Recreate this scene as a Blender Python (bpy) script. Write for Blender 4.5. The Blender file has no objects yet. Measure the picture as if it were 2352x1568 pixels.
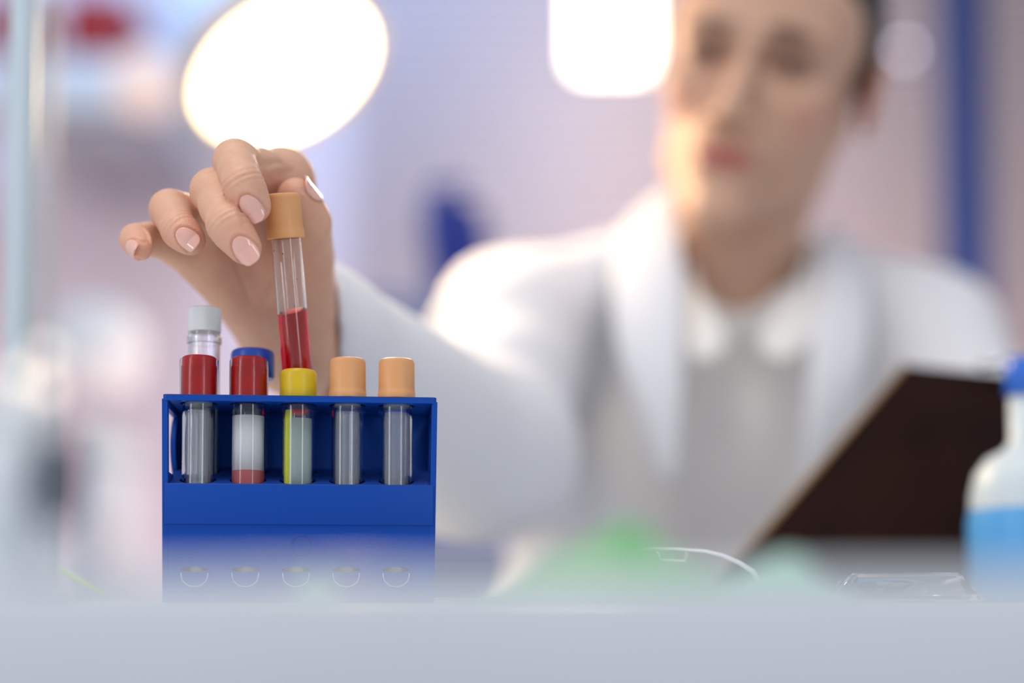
import bpy, bmesh, math, random
import numpy as np
from mathutils import Vector, Matrix

random.seed(4); np.random.seed(4)
S = bpy.context.scene
COL = S.collection
R = math.radians

# ------------------------------------------------------------------ camera
F_PX = 3593.0
PITCH = R(3.0)
CAM = Vector((0.0, 0.0, -0.012))
cd = bpy.data.cameras.new('camera')
cd.sensor_width = 36.0
cd.lens = F_PX / 2352.0 * 36.0
cd.shift_y = 0.2027
cd.clip_start = 0.01
cd.clip_end = 50
cd.dof.use_dof = True
cd.dof.focus_distance = 0.672
cd.dof.aperture_fstop = (cd.lens / 1000.0) / 0.034
cam = bpy.data.objects.new('camera', cd)
cam.location = CAM
cam.rotation_euler = (R(90) + PITCH, 0, 0)
COL.objects.link(cam)
S.camera = cam
YP = 784 + 0.2027 * 2352

def P(x, y, d):
    """world point seen at pixel (x, y) at depth d along the camera axis"""
    a = (x - 1176.0) / F_PX
    b = (YP - y) / F_PX
    fw = Vector((0, math.cos(PITCH), math.sin(PITCH)))
    up = Vector((0, -math.sin(PITCH), math.cos(PITCH)))
    return CAM + d * (fw + a * Vector((1, 0, 0)) + b * up)

# ------------------------------------------------------------------ view, world, lights
S.view_settings.view_transform = 'Standard'
S.view_settings.look = 'None'
S.view_settings.gamma = 1.0
S.view_settings.use_curve_mapping = False
S.view_settings.exposure = 0.0
w = bpy.data.worlds.new('room_light')
S.world = w
w.use_nodes = True
wn = w.node_tree.nodes
wn['Background'].inputs[0].default_value = (0.76, 0.79, 0.88, 1)
wn['Background'].inputs[1].default_value = 0.60

def area(name, loc, target, size, energy, color, spread=None, shape='SQUARE'):
    l = bpy.data.lights.new(name, 'AREA')
    l.shape = shape
    l.size = size
    l.energy = energy
    l.color = color
    if spread: l.spread = spread
    o = bpy.data.objects.new(name, l)
    o.location = loc
    o.rotation_euler = (Vector(target) - Vector(loc)).to_track_quat('-Z', 'Y').to_euler()
    COL.objects.link(o)
    return o

area('overhead_fill', (-0.4, 0.2, 1.7), (0.0, 0.8, 0.1), 1.0, 15, (1.0, 0.96, 0.92))  # unseen softbox overhead, added as general fill
for nm, lx, ly, en, cc in (('left_strip_fill', -1.25, -.35, 6.5, (.97, .97, 1)), ('right_strip_fill', 1.15, -.75, 5.5, (.92, .95, 1))):  # unseen strip lamps, added for bright streaks in the glass
    wl = area(nm, (lx, ly, .35), (-.05, .75, .1), .24, en, cc, shape='RECTANGLE')
    wl.data.size_y = 1.5
area('pink_wall_fill', (0.6, 1.75, -0.45), (0.25, 2.9, 0.45), 0.5, 34, (1.0, 0.72, 0.62))  # added unseen lamp, tints blind and wall pink
area('blue_wall_fill', (-0.55, 2.2, 1.5), (-0.25, 2.9, 1.0), 0.3, 8, (0.34, 0.58, 1.0))  # added unseen lamp, blue cast on the upper left wall
area('warm_wall_fill', (-0.9, 1.9, -0.4), (-0.7, 2.9, 0.3), 0.5, 6.0, (1.0, 0.66, 0.56))  # added unseen lamp, warms the lower left wall

# ------------------------------------------------------------------ materials
MATS = {}
def mat(name, color=(.8, .8, .8), rough=.5, metal=0., trans=0., ior=1.45, sss=0., sss_r=(1, .35, .2), sss_s=.006,
        emit=None, estr=0., spec=.5, bump=0., bscale=300., coat=0., noise=0., nscale=20., attr=None, tint=None):
    if name in MATS: return MATS[name]
    m = bpy.data.materials.new(name)
    m.use_nodes = True
    nt = m.node_tree
    b = nt.nodes['Principled BSDF']
    b.inputs['Base Color'].default_value = (*color, 1)
    b.inputs['Roughness'].default_value = rough
    b.inputs['Metallic'].default_value = metal
    b.inputs['Transmission Weight'].default_value = trans
    b.inputs['IOR'].default_value = ior
    b.inputs['Specular IOR Level'].default_value = spec
    b.inputs['Coat Weight'].default_value = coat
    if sss:
        b.inputs['Subsurface Weight'].default_value = sss
        b.inputs['Subsurface Radius'].default_value = sss_r
        b.inputs['Subsurface Scale'].default_value = sss_s
    if emit:
        b.inputs['Emission Color'].default_value = (*emit, 1)
        b.inputs['Emission Strength'].default_value = estr
    tc = nt.nodes.new('ShaderNodeTexCoord')
    if attr:
        a = nt.nodes.new('ShaderNodeVertexColor'); a.layer_name = attr
        n = nt.nodes.new('ShaderNodeTexNoise'); n.inputs['Scale'].default_value = nscale
        n.inputs['Detail'].default_value = 4
        nt.links.new(tc.outputs['Object'], n.inputs['Vector'])
        mx = nt.nodes.new('ShaderNodeMix'); mx.data_type = 'RGBA'; mx.blend_type = 'OVERLAY'
        mx.inputs[0].default_value = noise
        nt.links.new(a.outputs['Color'], mx.inputs[6]); nt.links.new(n.outputs['Fac'], mx.inputs[7])
        nt.links.new(mx.outputs[2], b.inputs['Base Color'])
    elif noise:
        n = nt.nodes.new('ShaderNodeTexNoise'); n.inputs['Scale'].default_value = nscale
        n.inputs['Detail'].default_value = 5
        nt.links.new(tc.outputs['Object'], n.inputs['Vector'])
        r = nt.nodes.new('ShaderNodeValToRGB')
        r.color_ramp.elements[0].position = .3; r.color_ramp.elements[1].position = .7
        r.color_ramp.elements[0].color = (*[c * (1 - noise) for c in color], 1)
        r.color_ramp.elements[1].color = (*[min(1, c * (1 + noise)) for c in color], 1)
        nt.links.new(n.outputs['Fac'], r.inputs['Fac'])
        nt.links.new(r.outputs['Color'], b.inputs['Base Color'])
    if bump:
        n2 = nt.nodes.new('ShaderNodeTexNoise'); n2.inputs['Scale'].default_value = bscale
        n2.inputs['Detail'].default_value = 3
        nt.links.new(tc.outputs['Object'], n2.inputs['Vector'])
        bp = nt.nodes.new('ShaderNodeBump'); bp.inputs['Strength'].default_value = bump
        bp.inputs['Distance'].default_value = .0005
        nt.links.new(n2.outputs['Fac'], bp.inputs['Height'])
        nt.links.new(bp.outputs['Normal'], b.inputs['Normal'])
    MATS[name] = m
    return m

M_BLUE = mat('blue_plastic', (.004, .060, .36), .42, spec=.22, bump=.12, bscale=900, sss=.0)
M_GLASS = mat('clear_tube_plastic', (.97, .985, 1), .03, trans=1, ior=1.42)
M_BLOOD = mat('blood', (1, .6, .55), .03, trans=1, ior=1.36)
_nt = M_BLOOD.node_tree
_va = _nt.nodes.new('ShaderNodeVolumeAbsorption')
_va.inputs['Color'].default_value = (.91, .0, .0, 1); _va.inputs['Density'].default_value = 420
_nt.links.new(_va.outputs[0], _nt.nodes['Material Output'].inputs['Volume'])
M_PEACH = mat('peach_cap_plastic', (.75, .37, .155), .38, sss=.25, sss_s=.002, sss_r=(1, .6, .4))
M_RED = mat('red_cap_rubber', (.43, .004, .003), .3, noise=.18, nscale=60)
M_YEL = mat('yellow_cap_plastic', (.70, .47, .012), .34, noise=.10, nscale=60)
M_WHITE = mat('white_cap_plastic', (.74, .77, .78), .4)
M_CAPBLUE = mat('blue_cap_plastic', (.02, .085, .50), .3)
M_TABLE = mat('pale_laminate', (.68, .73, .77), .22, noise=.03, nscale=12)
M_SKIN = mat('skin', rough=.42, sss=.22, sss_s=.006, attr='Col', noise=.14, nscale=120, bump=.6, bscale=1300, spec=.45)
M_NAIL = mat('polished_nail', (.82, .46, .38), .12, sss=.2, sss_s=.002, coat=.8)
M_COAT = mat('white_cotton', (.80, .80, .83), .85, bump=.2, bscale=1500)
M_SHIRT = mat('cream_shirt_cotton', (.86, .83, .79), .85, bump=.2, bscale=1500)
M_HAIR = mat('dark_hair', (.018, .014, .012), .45, bump=.5, bscale=400)
M_BOARD = mat('dark_brown_board', (.018, .005, .003), .6, spec=.12, noise=.4, nscale=15)
M_METAL = mat('chrome', (.75, .77, .80), .22, metal=1)
M_WALL = mat('lavender_wall', (.72, .66, .74), .8, noise=.03, nscale=3)

# ------------------------------------------------------------------ mesh helpers
def link(name, me, m=None, parent=None, smooth=True):
    o = bpy.data.objects.new(name, me)
    COL.objects.link(o)
    if m is not None: me.materials.append(m)
    if parent is not None: o.parent = parent
    if smooth: me.polygons.foreach_set('use_smooth', [True] * len(me.polygons))
    return o

def from_bm(name, bm, m, parent=None, smooth=True, sharp=None):
    me = bpy.data.meshes.new(name)
    bmesh.ops.recalc_face_normals(bm, faces=bm.faces)
    if sharp is not None:
        for e in bm.edges:
            if len(e.link_faces) == 2 and e.calc_face_angle(0) > R(sharp): e.smooth = False
    bm.to_mesh(me); bm.free()
    return link(name, me, m, parent, smooth)

def thing(name, label, cat, loc=(0, 0, 0), rotz=0., group=None):
    o = bpy.data.objects.new(name, None)
    o.empty_display_size = .01
    o.location = loc; o.rotation_euler = (0, 0, rotz)
    COL.objects.link(o)
    return tag(o, label, cat, group)

def tag(o, label, cat, group=None):
    o['label'] = label; o['category'] = cat
    if group: o['group'] = group
    return o

def structure(o):
    o['kind'] = 'structure'
    return o

def box(bm, lo, hi, bev=0., seg=2):
    g = bmesh.ops.create_cube(bm, size=1)
    vs = g['verts']
    for v in vs:
        v.co = Vector([(lo[i] + hi[i]) / 2 + v.co[i] * (hi[i] - lo[i]) for i in range(3)])
    if bev:
        es = list({e for v in vs for e in v.link_edges})
        bmesh.ops.bevel(bm, geom=es, offset=bev, segments=seg, affect='EDGES', profile=.5)
    return bm

def lathe(bm, prof, n=48, mtx=None, ribs=None, closed=False):
    """prof: list of (r, z); ribs=(z0, z1, count, depth)"""
    rings = []
    for (r, z) in prof:
        if r < 1e-7:
            v = bm.verts.new((0, 0, z)); rings.append([v] * n)
        else:
            ring = []
            for i in range(n):
                a = 2 * math.pi * i / n
                rr = r
                if ribs and ribs[0] <= z <= ribs[1] and i % 2 == 0: rr -= ribs[3]
                ring.append(bm.verts.new((rr * math.cos(a), rr * math.sin(a), z)))
            rings.append(ring)
    pairs = list(zip(rings[:-1], rings[1:]))
    if closed: pairs.append((rings[-1], rings[0]))
    for a, b in pairs:
        for i in range(n):
            j = (i + 1) % n
            q = []
            for v in (a[i], a[j], b[j], b[i]):
                if v not in q: q.append(v)
            if len(q) > 2:
                try: bm.faces.new(q)
                except ValueError: pass
    if mtx is not None:
        seen = {v for ring in rings for v in ring}
        for v in seen: v.co = mtx @ v.co
    return bm

def sweep(bm, pts, r, n=12, closed=False, flat=1.0):
    pts = [Vector(p) for p in pts]
    rings = []
    N = len(pts)
    for i, p in enumerate(pts):
        a = pts[(i - 1) % N] if (closed or i > 0) else p
        b = pts[(i + 1) % N] if (closed or i < N - 1) else p
        t = (b - a).normalized()
        u = Vector((0, 0, 1)) if abs(t.z) < .95 else Vector((0, 1, 0))
        s = t.cross(u).normalized(); q = s.cross(t).normalized()
        rr = r[i] if isinstance(r, (list, tuple)) else r
        rings.append([bm.verts.new(p + rr * (math.cos(2 * math.pi * k / n) * s + flat * math.sin(2 * math.pi * k / n) * q)) for k in range(n)])
    for i in range(N if closed else N - 1):
        A, B = rings[i], rings[(i + 1) % N]
        for k in range(n):
            bm.faces.new((A[k], A[(k + 1) % n], B[(k + 1) % n], B[k]))
    if not closed:
        bm.faces.new(rings[0][::-1]); bm.faces.new(rings[-1])
    return bm

def prism(bm, outer, holes, x0, x1, fn):
    """polygon (2D) with holes, extruded from x0 to x1; fn(x, a, b) -> co.  Holes are bridged by triangulation."""
    from mathutils.geometry import tessellate_polygon
    loops = [outer] + list(holes)
    flat = [p for l in loops for p in l]
    tris = tessellate_polygon([[Vector((p[0], p[1], 0)) for p in l] for l in loops])
    A = [bm.verts.new(fn(x0, *p)) for p in flat]
    B = [bm.verts.new(fn(x1, *p)) for p in flat]
    for t in tris:
        try:
            bm.faces.new([A[i] for i in t]); bm.faces.new([B[i] for i in reversed(t)])
        except ValueError: pass
    k = 0
    for l in loops:
        n = len(l)
        for i in range(n):
            j = (i + 1) % n
            bm.faces.new((A[k + i], A[k + j], B[k + j], B[k + i]))
        k += n
    return bm

# ------------------------------------------------------------------ signed distance modelling
class Field:
    def __init__(self, lo, hi, h):
        self.lo = np.array(lo, float); self.h = h
        self.n = np.ceil((np.array(hi) - self.lo) / h).astype(int) + 1
        self.F = np.full(self.n, 10 * h + .05, np.float32)
        self.ax = [self.lo[i] + h * np.arange(self.n[i]) for i in range(3)]
    def sub(self, lo, hi):
        a = np.clip(np.floor((np.array(lo) - self.lo) / self.h).astype(int), 0, self.n)
        b = np.clip(np.ceil((np.array(hi) - self.lo) / self.h).astype(int) + 1, 0, self.n)
        sl = tuple(slice(a[i], b[i]) for i in range(3))
        X = self.ax[0][sl[0]][:, None, None]; Y = self.ax[1][sl[1]][None, :, None]; Z = self.ax[2][sl[2]][None, None, :]
        return sl, X, Y, Z
    def add(self, prim, k=.0, op='u'):
        lo, hi, fn = prim
        m = k + 3 * self.h
        sl, X, Y, Z = self.sub([c - m for c in lo], [c + m for c in hi])
        if 0 in self.F[sl].shape: return
        d = fn(X, Y, Z)
        f = self.F[sl]
        if op == 's':                       # smooth subtraction
            g = -d
            if k > 0:
                q = np.maximum(k - np.abs(f - g), 0) / k
                self.F[sl] = np.maximum(f, g) + q * q * k * .25
            else: self.F[sl] = np.maximum(f, g)
        else:
            if k > 0:
                q = np.maximum(k - np.abs(f - d), 0) / k
                self.F[sl] = np.minimum(f, d) - q * q * k * .25
            else: self.F[sl] = np.minimum(f, d)
    def displace(self, fn):
        X = self.ax[0][:, None, None]; Y = self.ax[1][None, :, None]; Z = self.ax[2][None, None, :]
        self.F += fn(X, Y, Z).astype(np.float32)
    def mesh(self):
        F, h = self.F, self.h
        s = F < 0
        c = [(i, j, k) for i in (0, 1) for j in (0, 1) for k in (0, 1)]
        n = self.n
        cnt = np.zeros(n - 1, np.int8)
        for (i, j, k) in c: cnt += s[i:n[0] - 1 + i, j:n[1] - 1 + j, k:n[2] - 1 + k]
        mix = (cnt > 0) & (cnt < 8)
        I, J, K = np.nonzero(mix)
        idx = np.full(n - 1, -1, np.int64); idx[I, J, K] = np.arange(len(I))
        pos = np.zeros((len(I), 3)); num = np.zeros(len(I))
        for a in c:
            for ax in range(3):
                if a[ax]: continue
                b = list(a); b[ax] = 1
                fa = F[I + a[0], J + a[1], K + a[2]]; fb = F[I + b[0], J + b[1], K + b[2]]
                m = (fa < 0) != (fb < 0)
                t = np.where(m, fa / np.where(fa == fb, 1, fa - fb), 0)
                p = np.stack([np.full(len(I), float(a[q])) + (t if q == ax else 0) for q in range(3)], 1)
                pos += p * m[:, None]; num += m
        pos = pos / num[:, None] + np.stack([I, J, K], 1)
        V = self.lo + h * pos
        quads = []
        for ax in range(3):
            sa = [slice(None)] * 3; sb = [slice(None)] * 3
            sa[ax] = slice(0, n[ax] - 1); sb[ax] = slice(1, n[ax])
            A = s[tuple(sa)]; B = s[tuple(sb)]
            E = np.stack(np.nonzero(A != B), 1)
            o1, o2 = [q for q in range(3) if q != ax]
            ok = (E[:, o1] > 0) & (E[:, o2] > 0) & (E[:, o1] < n[o1] - 1) & (E[:, o2] < n[o2] - 1)
            E = E[ok]
            ins = A[E[:, 0], E[:, 1], E[:, 2]]
            def cell(d1, d2):
                e = E.copy(); e[:, o1] += d1; e[:, o2] += d2
                return idx[e[:, 0], e[:, 1], e[:, 2]]
            q = np.stack([cell(-1, -1), cell(0, -1), cell(0, 0), cell(-1, 0)], 1)
            flip = ins if ax != 1 else ~ins
            q[~flip] = q[~flip][:, ::-1]
            quads.append(q)
        return V, np.concatenate(quads)

def rc(a, b, r1, r2):
    """round cone from a to b"""
    a = np.array(a, float); b = np.array(b, float)
    rm = max(r1, r2)
    ba = b - a; l2 = float(ba @ ba)
    def fn(X, Y, Z):
        px, py, pz = X - a[0], Y - a[1], Z - a[2]
        t = np.clip((px * ba[0] + py * ba[1] + pz * ba[2]) / l2, 0, 1)
        return np.sqrt((px - t * ba[0]) ** 2 + (py - t * ba[1]) ** 2 + (pz - t * ba[2]) ** 2) - (r1 + (r2 - r1) * t)
    return np.minimum(a, b) - rm, np.maximum(a, b) + rm, fn

def ell(c, r, rot=None):
    c = np.array(c, float); r = np.array(r, float)
    Rm = np.array(rot.to_3x3()) if rot is not None else np.eye(3)
    rm = r.max()
    def fn(X, Y, Z):
        px, py, pz = X - c[0], Y - c[1], Z - c[2]
        q = [(px * Rm[0, i] + py * Rm[1, i] + pz * Rm[2, i]) for i in range(3)]
        k0 = np.sqrt(sum((q[i] / r[i]) ** 2 for i in range(3)))
        k1 = np.sqrt(sum((q[i] / r[i] ** 2) ** 2 for i in range(3)))
        return k0 * (k0 - 1) / np.maximum(k1, 1e-9)
    return c - rm, c + rm, fn

def np_mesh(name, V, Q, m, parent=None, col=None):
    me = bpy.data.meshes.new(name)
    me.vertices.add(len(V)); me.vertices.foreach_set('co', np.ascontiguousarray(V, np.float32).ravel())
    me.loops.add(Q.size); me.loops.foreach_set('vertex_index', np.ascontiguousarray(Q, np.int32).ravel())
    me.polygons.add(len(Q)); me.polygons.foreach_set('loop_start', np.arange(0, Q.size, 4, dtype=np.int32))
    me.update(calc_edges=True); me.validate()
    if col is not None:
        at = me.color_attributes.new('Col', 'FLOAT_COLOR', 'POINT')
        at.data.foreach_set('color', np.concatenate([col, np.ones((len(col), 1))], 1).astype(np.float32).ravel())
    return link(name, me, m, parent)

# ------------------------------------------------------------------ the room
def slab(name, lo, hi, m):
    bm = bmesh.new(); box(bm, lo, hi)
    return structure(from_bm(name, bm, m, smooth=False))
slab('floor', (-2.6, -1.2, -.87), (3.2, 3.06, -.80), mat('grey_floor', (.35, .36, .40), .5, noise=.08, nscale=6))
slab('wall_back', (-2.6, 2.95, -.80), (3.2, 3.05, 2.2), M_WALL)

# window with a closed venetian blind in front of it
def zat(y, d): return P(0, y, d).z
def xat(x, d): return (x - 1176.0) / F_PX * d
WX0, WX1 = xat(800, 2.85), xat(2560, 2.85)
WZ0, WZ1 = .12, 1.75
win = bmesh.new()
for lo, hi in (((WX0 - .05, 2.90, WZ0 - .05), (WX1 + .05, 2.955, WZ0)), ((WX0 - .05, 2.90, WZ1), (WX1 + .05, 2.955, WZ1 + .05)),
               ((WX0 - .05, 2.90, WZ0), (WX0, 2.955, WZ1)), ((WX1, 2.90, WZ0), (WX1 + .05, 2.955, WZ1))):
    box(win, lo, hi)
wo = structure(from_bm('window_1', win, mat('window_frame_paint', (.62, .60, .68), .5), smooth=False))
gp = bmesh.new(); box(gp, (WX0, 2.925, WZ0), (WX1, 2.935, WZ1))
structure(from_bm('gap_shade_pane', gp, mat('dark_gap_pane', (.02, .03, .08), .08), wo, smooth=False))  # pane coloured dark so the gaps between slats look shaded
bl = thing('window_blind', 'wide pale venetian blind with closed horizontal slats hanging behind the person', 'blind', (0, 2.86, WZ1))
bm = bmesh.new()
z = -.03
while z > WZ0 - WZ1 + .02:
    a = R(58)
    w2 = .0145
    p = [(-w2 * math.cos(a), -w2 * math.sin(a)), (0, .0015), (w2 * math.cos(a), w2 * math.sin(a))]
    vs = [[bm.verts.new((x, yy, z + zz)) for (yy, zz) in p] for x in (WX0, WX1)]
    for i in range(2): bm.faces.new((vs[0][i], vs[0][i + 1], vs[1][i + 1], vs[1][i]))
    z -= .0262
so = from_bm('slats', bm, mat('blind_slat_enamel', (.82, .73, .76), .45), bl)
sm = so.modifiers.new('thickness', 'SOLIDIFY'); sm.thickness = .0012
bm = bmesh.new(); box(bm, (WX0, -.02, -.025), (WX1, .02, 0), .002)
from_bm('headrail', bm, MATS['blind_slat_enamel'], bl)
bm = bmesh.new()
for i in range(4):
    x = WX0 + (WX1 - WX0) * (.06 + i * .293); box(bm, (x, -.014, WZ0 - WZ1 + .02), (x + .002, -.0125, -.02))
from_bm('ladder_cord', bm, MATS['blind_slat_enamel'], bl)

# ------------------------------------------------------------------ table
TB = thing('lab_table', 'pale grey-blue laboratory table whose near edge fills the bottom', 'table', (0, .325, -.80))
bm = bmesh.new(); box(bm, (-1.2, 0, .757), (1.3, .66, .80), .002)
from_bm('tabletop', bm, M_TABLE, TB)
for x in (-1.14, 1.24):
    for y in (.05, .61):
        bm = bmesh.new(); box(bm, (x - .025, y - .025, 0), (x + .025, y + .025, .757), .003)
        from_bm('leg', bm, M_METAL, TB)

# ------------------------------------------------------------------ test tube rack
YAW = R(5.0)
RK = Vector((-.0905, .6655, 0))
RM = Matrix.Translation(RK) @ Matrix.Rotation(YAW, 4, 'Z')
rack = thing('test_tube_rack', 'blue plastic test tube rack holding rows of capped tubes', 'tube rack', RK, YAW)
ROWV = (.0100, .0295)
COLU = [-.0015 + (i - 2) * .0213 for i in range(5)]
HW, DEP = .0572, .0400
def circ(cx, cy, r, n=28): return [(cx + r * math.cos(2 * math.pi * i / n), cy + r * math.sin(2 * math.pi * i / n)) for i in range(n)]
def rrect(x0, y0, x1, y1, r, n=5):
    out = []
    for cx, cy, a0 in ((x1 - r, y0 + r, -90), (x1 - r, y1 - r, 0), (x0 + r, y1 - r, 90), (x0 + r, y0 + r, 180)):
        for i in range(n + 1):
            a = R(a0 + 90 * i / n); out.append((cx + r * math.cos(a), cy + r * math.sin(a)))
    return out
def bevelmod(o, wd=.0004):
    m = o.modifiers.new('edge', 'BEVEL'); m.width = wd; m.segments = 2; m.limit_method = 'ANGLE'; m.angle_limit = R(40)
    o.data.polygons.foreach_set('use_smooth', [False] * len(o.data.polygons))
# perforated top plate
bm = bmesh.new()
prism(bm, rrect(-HW - .0010, 0, HW + .0010, DEP, .002), [circ(u, v, .0080) for u in COLU for v in ROWV], .0860, .0887, lambda z, a, b: (a, b, z))
bevelmod(from_bm('top_plate', bm, M_BLUE, rack), .0003)
# sloping shelf with holes; front lip
SL = .30
bm = bmesh.new()
prism(bm, [(-HW + .0004, .0008), (HW - .0004, .0008), (HW - .0004, DEP - .002), (-HW + .0004, DEP - .002)],
      [circ(u, v, .0078) for u in COLU for v in ROWV], -.002, 0, lambda z, a, b: (a, b, z + .0503 + SL * max(b - .0008, 0)))
bevelmod(from_bm('shelf', bm, mat('rough_blue_plastic', (.0035, .045, .30), .7, spec=.2, bump=.8, bscale=1600), rack), .0002)
bm = bmesh.new(); box(bm, (-HW + .0002, -.0002, .0332), (HW - .0002, .0018, .0507), .0004)
from_bm('front_lip', bm, M_BLUE, rack)
# lower body: front panel with tube windows
def uwin(u):
    r_, zc = .0063, .0142
    up_ = [(u + r_ * (1 - i / 8), zc + .0014 * math.sin(math.pi * i / 16)) for i in range(0, 16)]
    dn_ = [(u - r_ + r_ * i / 8, zc - .0012 * math.sin(math.pi * i / 16)) for i in range(0, 16)]
    up_ = [(u + r_ - 2 * r_ * i / 16, zc + .0014 * math.sin(math.pi * i / 16)) for i in range(16)]
    dn_ = [(u - r_ + 2 * r_ * i / 16, zc - .0012 * math.sin(math.pi * i / 16)) for i in range(16)]
    return up_ + dn_
bm = bmesh.new()
prism(bm, rrect(-HW + .0004, .0002, HW - .0004, .0328, .0006), [uwin(u) for u in COLU], .0006, .0024, lambda y, a, b: (a, y, b))
bevelmod(from_bm('front_panel', bm, M_BLUE, rack), .0003)
bm = bmesh.new(); box(bm, (-HW + .0003, .0005, .0322), (HW - .0003, .0022, .0338), .0002)
from_bm('seam_rib', bm, M_BLUE, rack)
# back wall
bm = bmesh.new(); box(bm, (-HW + .001, DEP - .002, .0003), (HW - .001, DEP - .0002, .0862), .0003)
from_bm('back_wall', bm, M_BLUE, rack)
bm = bmesh.new(); box(bm, (-HW + .0022, .0024, .0004), (HW - .0022, DEP - .002, .0030), .0003)
from_bm('bottom_plate', bm, M_BLUE, rack)
# side panels with a curved window
for s in (-1, 1):
    bm = bmesh.new()
    o_ = [(.0004, .0004), (DEP, .0004), (DEP, .0868), (.0004, .0868)]
    hole = []
    for i in range(17):            # back edge of the window bows forward
        t = i / 16; zz = .0560 + t * (.0835 - .0560)
        hole.append((.0372 - .0100 * math.sin(math.pi * t) ** .8, zz))
    hole = [(.0052, .0560)] + hole + [(.0052, .0835)]
    def fn(x, a, b, s=s):
        spread = .0012 * (b / .0868)
        return (s * (HW - .0022 + x + spread), a, b)
    prism(bm, o_, [hole[::-1]], 0, .0024, fn)
    bevelmod(from_bm('side_panel', bm, M_BLUE, rack), .0004)
for u in COLU:          # moulded cup outline under each opening
    bm = bmesh.new()
    sweep(bm, [(u - .0056 * math.cos(t), .0003, .0128 - .0058 * math.sin(t) ** .8) for t in [math.pi * i / 20 for i in range(21)]], .00022, 8)
    from_bm('moulded_cup_rim', bm, mat('pale_blue_gloss', (.45, .55, .70), .15), rack)
# moulded ring mark on the lower front
bm = bmesh.new()
ring = [(COLU[2] + .0022 + .0042 * math.cos(t), .0005, .0245 + .0042 * math.sin(t)) for t in [2 * math.pi * i / 28 for i in range(28)]]
sweep(bm, ring, .00022, 6, closed=True)
from_bm('moulded_ring_mark', bm, M_BLUE, rack)

# ------------------------------------------------------------------ tubes
RT = .0070
def tube_body(bm, z0, z1, r=RT, wall=.0009, flat=False):
    prof = []
    for i in range(9):
        a = math.pi / 2 * i / 8
        prof.append((r * math.sin(a), z0 + r - r * math.cos(a)))
    prof += [(r, z1), (r - wall, z1)]
    ri = r - wall
    for i in range(9):
        a = math.pi / 2 * (1 - i / 8)
        prof.append((ri * math.sin(a), z0 + r - ri * math.cos(a)))
    return lathe(bm, prof, 48)
def liquid_body(bm, z0, z1, r):
    prof = []
    for i in range(9):
        a = math.pi / 2 * i / 8
        prof.append((r * math.sin(a), z0 + r - r * math.cos(a)))
    prof += [(r, z1 + .0003), (r * .85, z1), (0, z1 - .0001)]
    return lathe(bm, prof, 48)
def cap(kind):
    bm = bmesh.new()
    if kind == 'peach':
        prof = [(0, .0178), (.0066, .0178), (.0074, .0174), (.0077, .0165), (.0078, .0160), (.0079, .0050), (.0081, .0030), (.0082, .0028), (.0082, .0004), (.0078, 0), (.0071, 0), (.0071, .004), (0, .004)]
        return lathe(bm, prof, 144, ribs=(.0040, .0162, 0, .00017))
    if kind == 'red':
        prof = [(0, .0178), (.0064, .0178), (.0070, .0174), (.0072, .0166), (.00725, .0138), (.0074, .0134), (.0076, .0128), (.0077, 0), (0, 0)]
        return lathe(bm, prof, 64)
    if kind == 'yellow':
        prof = [(0, .0126), (.0062, .0126), (.0072, .0122), (.0079, .0112), (.00805, .0100), (.0081, .0005), (.0079, 0), (0, 0)]
        return lathe(bm, prof, 64)
    if kind == 'white':
        prof = [(0, .0110), (.0064, .0110), (.0071, .0106), (.0073, .0098), (.0073, .0002), (.0071, 0), (0, 0)]
        return lathe(bm, prof, 144, ribs=(.0004, .0099, 0, .00028))
    if kind == 'blue':
        prof = [(0, .0130), (.0080, .0130), (.0090, .0124), (.0096, .0110), (.0097, .0015), (.0094, .0), (.0078, 0), (0, .002)]
        return lathe(bm, prof, 72)
def curved_label(bm, r, a0, a1, z0, z1, n=20):
    vs = []
    for i in range(n + 1):
        a = a0 + (a1 - a0) * i / n
        vs.append((bm.verts.new((r * math.cos(a), r * math.sin(a), z0)), bm.verts.new((r * math.cos(a), r * math.sin(a), z1))))
    for i in range(n): bm.faces.new((vs[i][0], vs[i + 1][0], vs[i + 1][1], vs[i][1]))
    return bm
M_LABEL = mat('frosted_label', (.92, .93, .95), .6)
M_GREYL = mat('grey_green_gel', (.44, .54, .50), .45)
M_YG = mat('yellow_green_gel', (.76, .82, .04), .25)
M_PINKL = mat('pink_sample', (.62, .13, .13), .35)
M_RUB = mat('grey_inner_stopper', (.30, .36, .42), .3)
M_SLEEVE = mat('clear_cap_sleeve', (.98, .98, 1), .08, trans=1, ior=1.2)
def tube(col, row, kind, label, capz, bottom=.0068, group=None):
    p = RM @ Vector((COLU[col], ROWV[row], bottom))
    t = thing('test_tube', label, 'test tube', p, YAW, group)
    H = capz - bottom
    bm = bmesh.new(); tube_body(bm, 0, H + .004)
    from_bm('tube_body', bm, M_GLASS, t, sharp=35)
    c = from_bm('cap', cap(kind), {'peach': M_PEACH, 'red': M_RED, 'yellow': M_YEL, 'white': M_WHITE, 'blue': M_CAPBLUE}[kind], t, sharp=30)
    c.location.z = H
    return t
ZC = .0887
t1 = tube(0, 0, 'red', 'front-row tube with dark red cap and empty clear body, leftmost in the rack', ZC)
t2 = tube(1, 0, 'red', 'front-row tube with dark red cap and pink sample in the bottom', ZC)
t3 = tube(2, 0, 'yellow', 'tube with shiny yellow cap in the middle of the rack', ZC)
t4 = tube(3, 0, 'peach', 'peach-capped empty tube standing right next to the yellow-capped tube', ZC)
t5 = tube(4, 0, 'peach', 'peach-capped empty tube at the right end of the rack', ZC)
for t in (t1, t2):
    bm = bmesh.new()
    lathe(bm, [(.0078, .0819), (.0084, .0819), (.0084, .0978), (.0080, .0986), (.0078, .0978)], 64, closed=True)
    from_bm('clear_sleeve', bm, M_SLEEVE, t, sharp=35)
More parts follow.
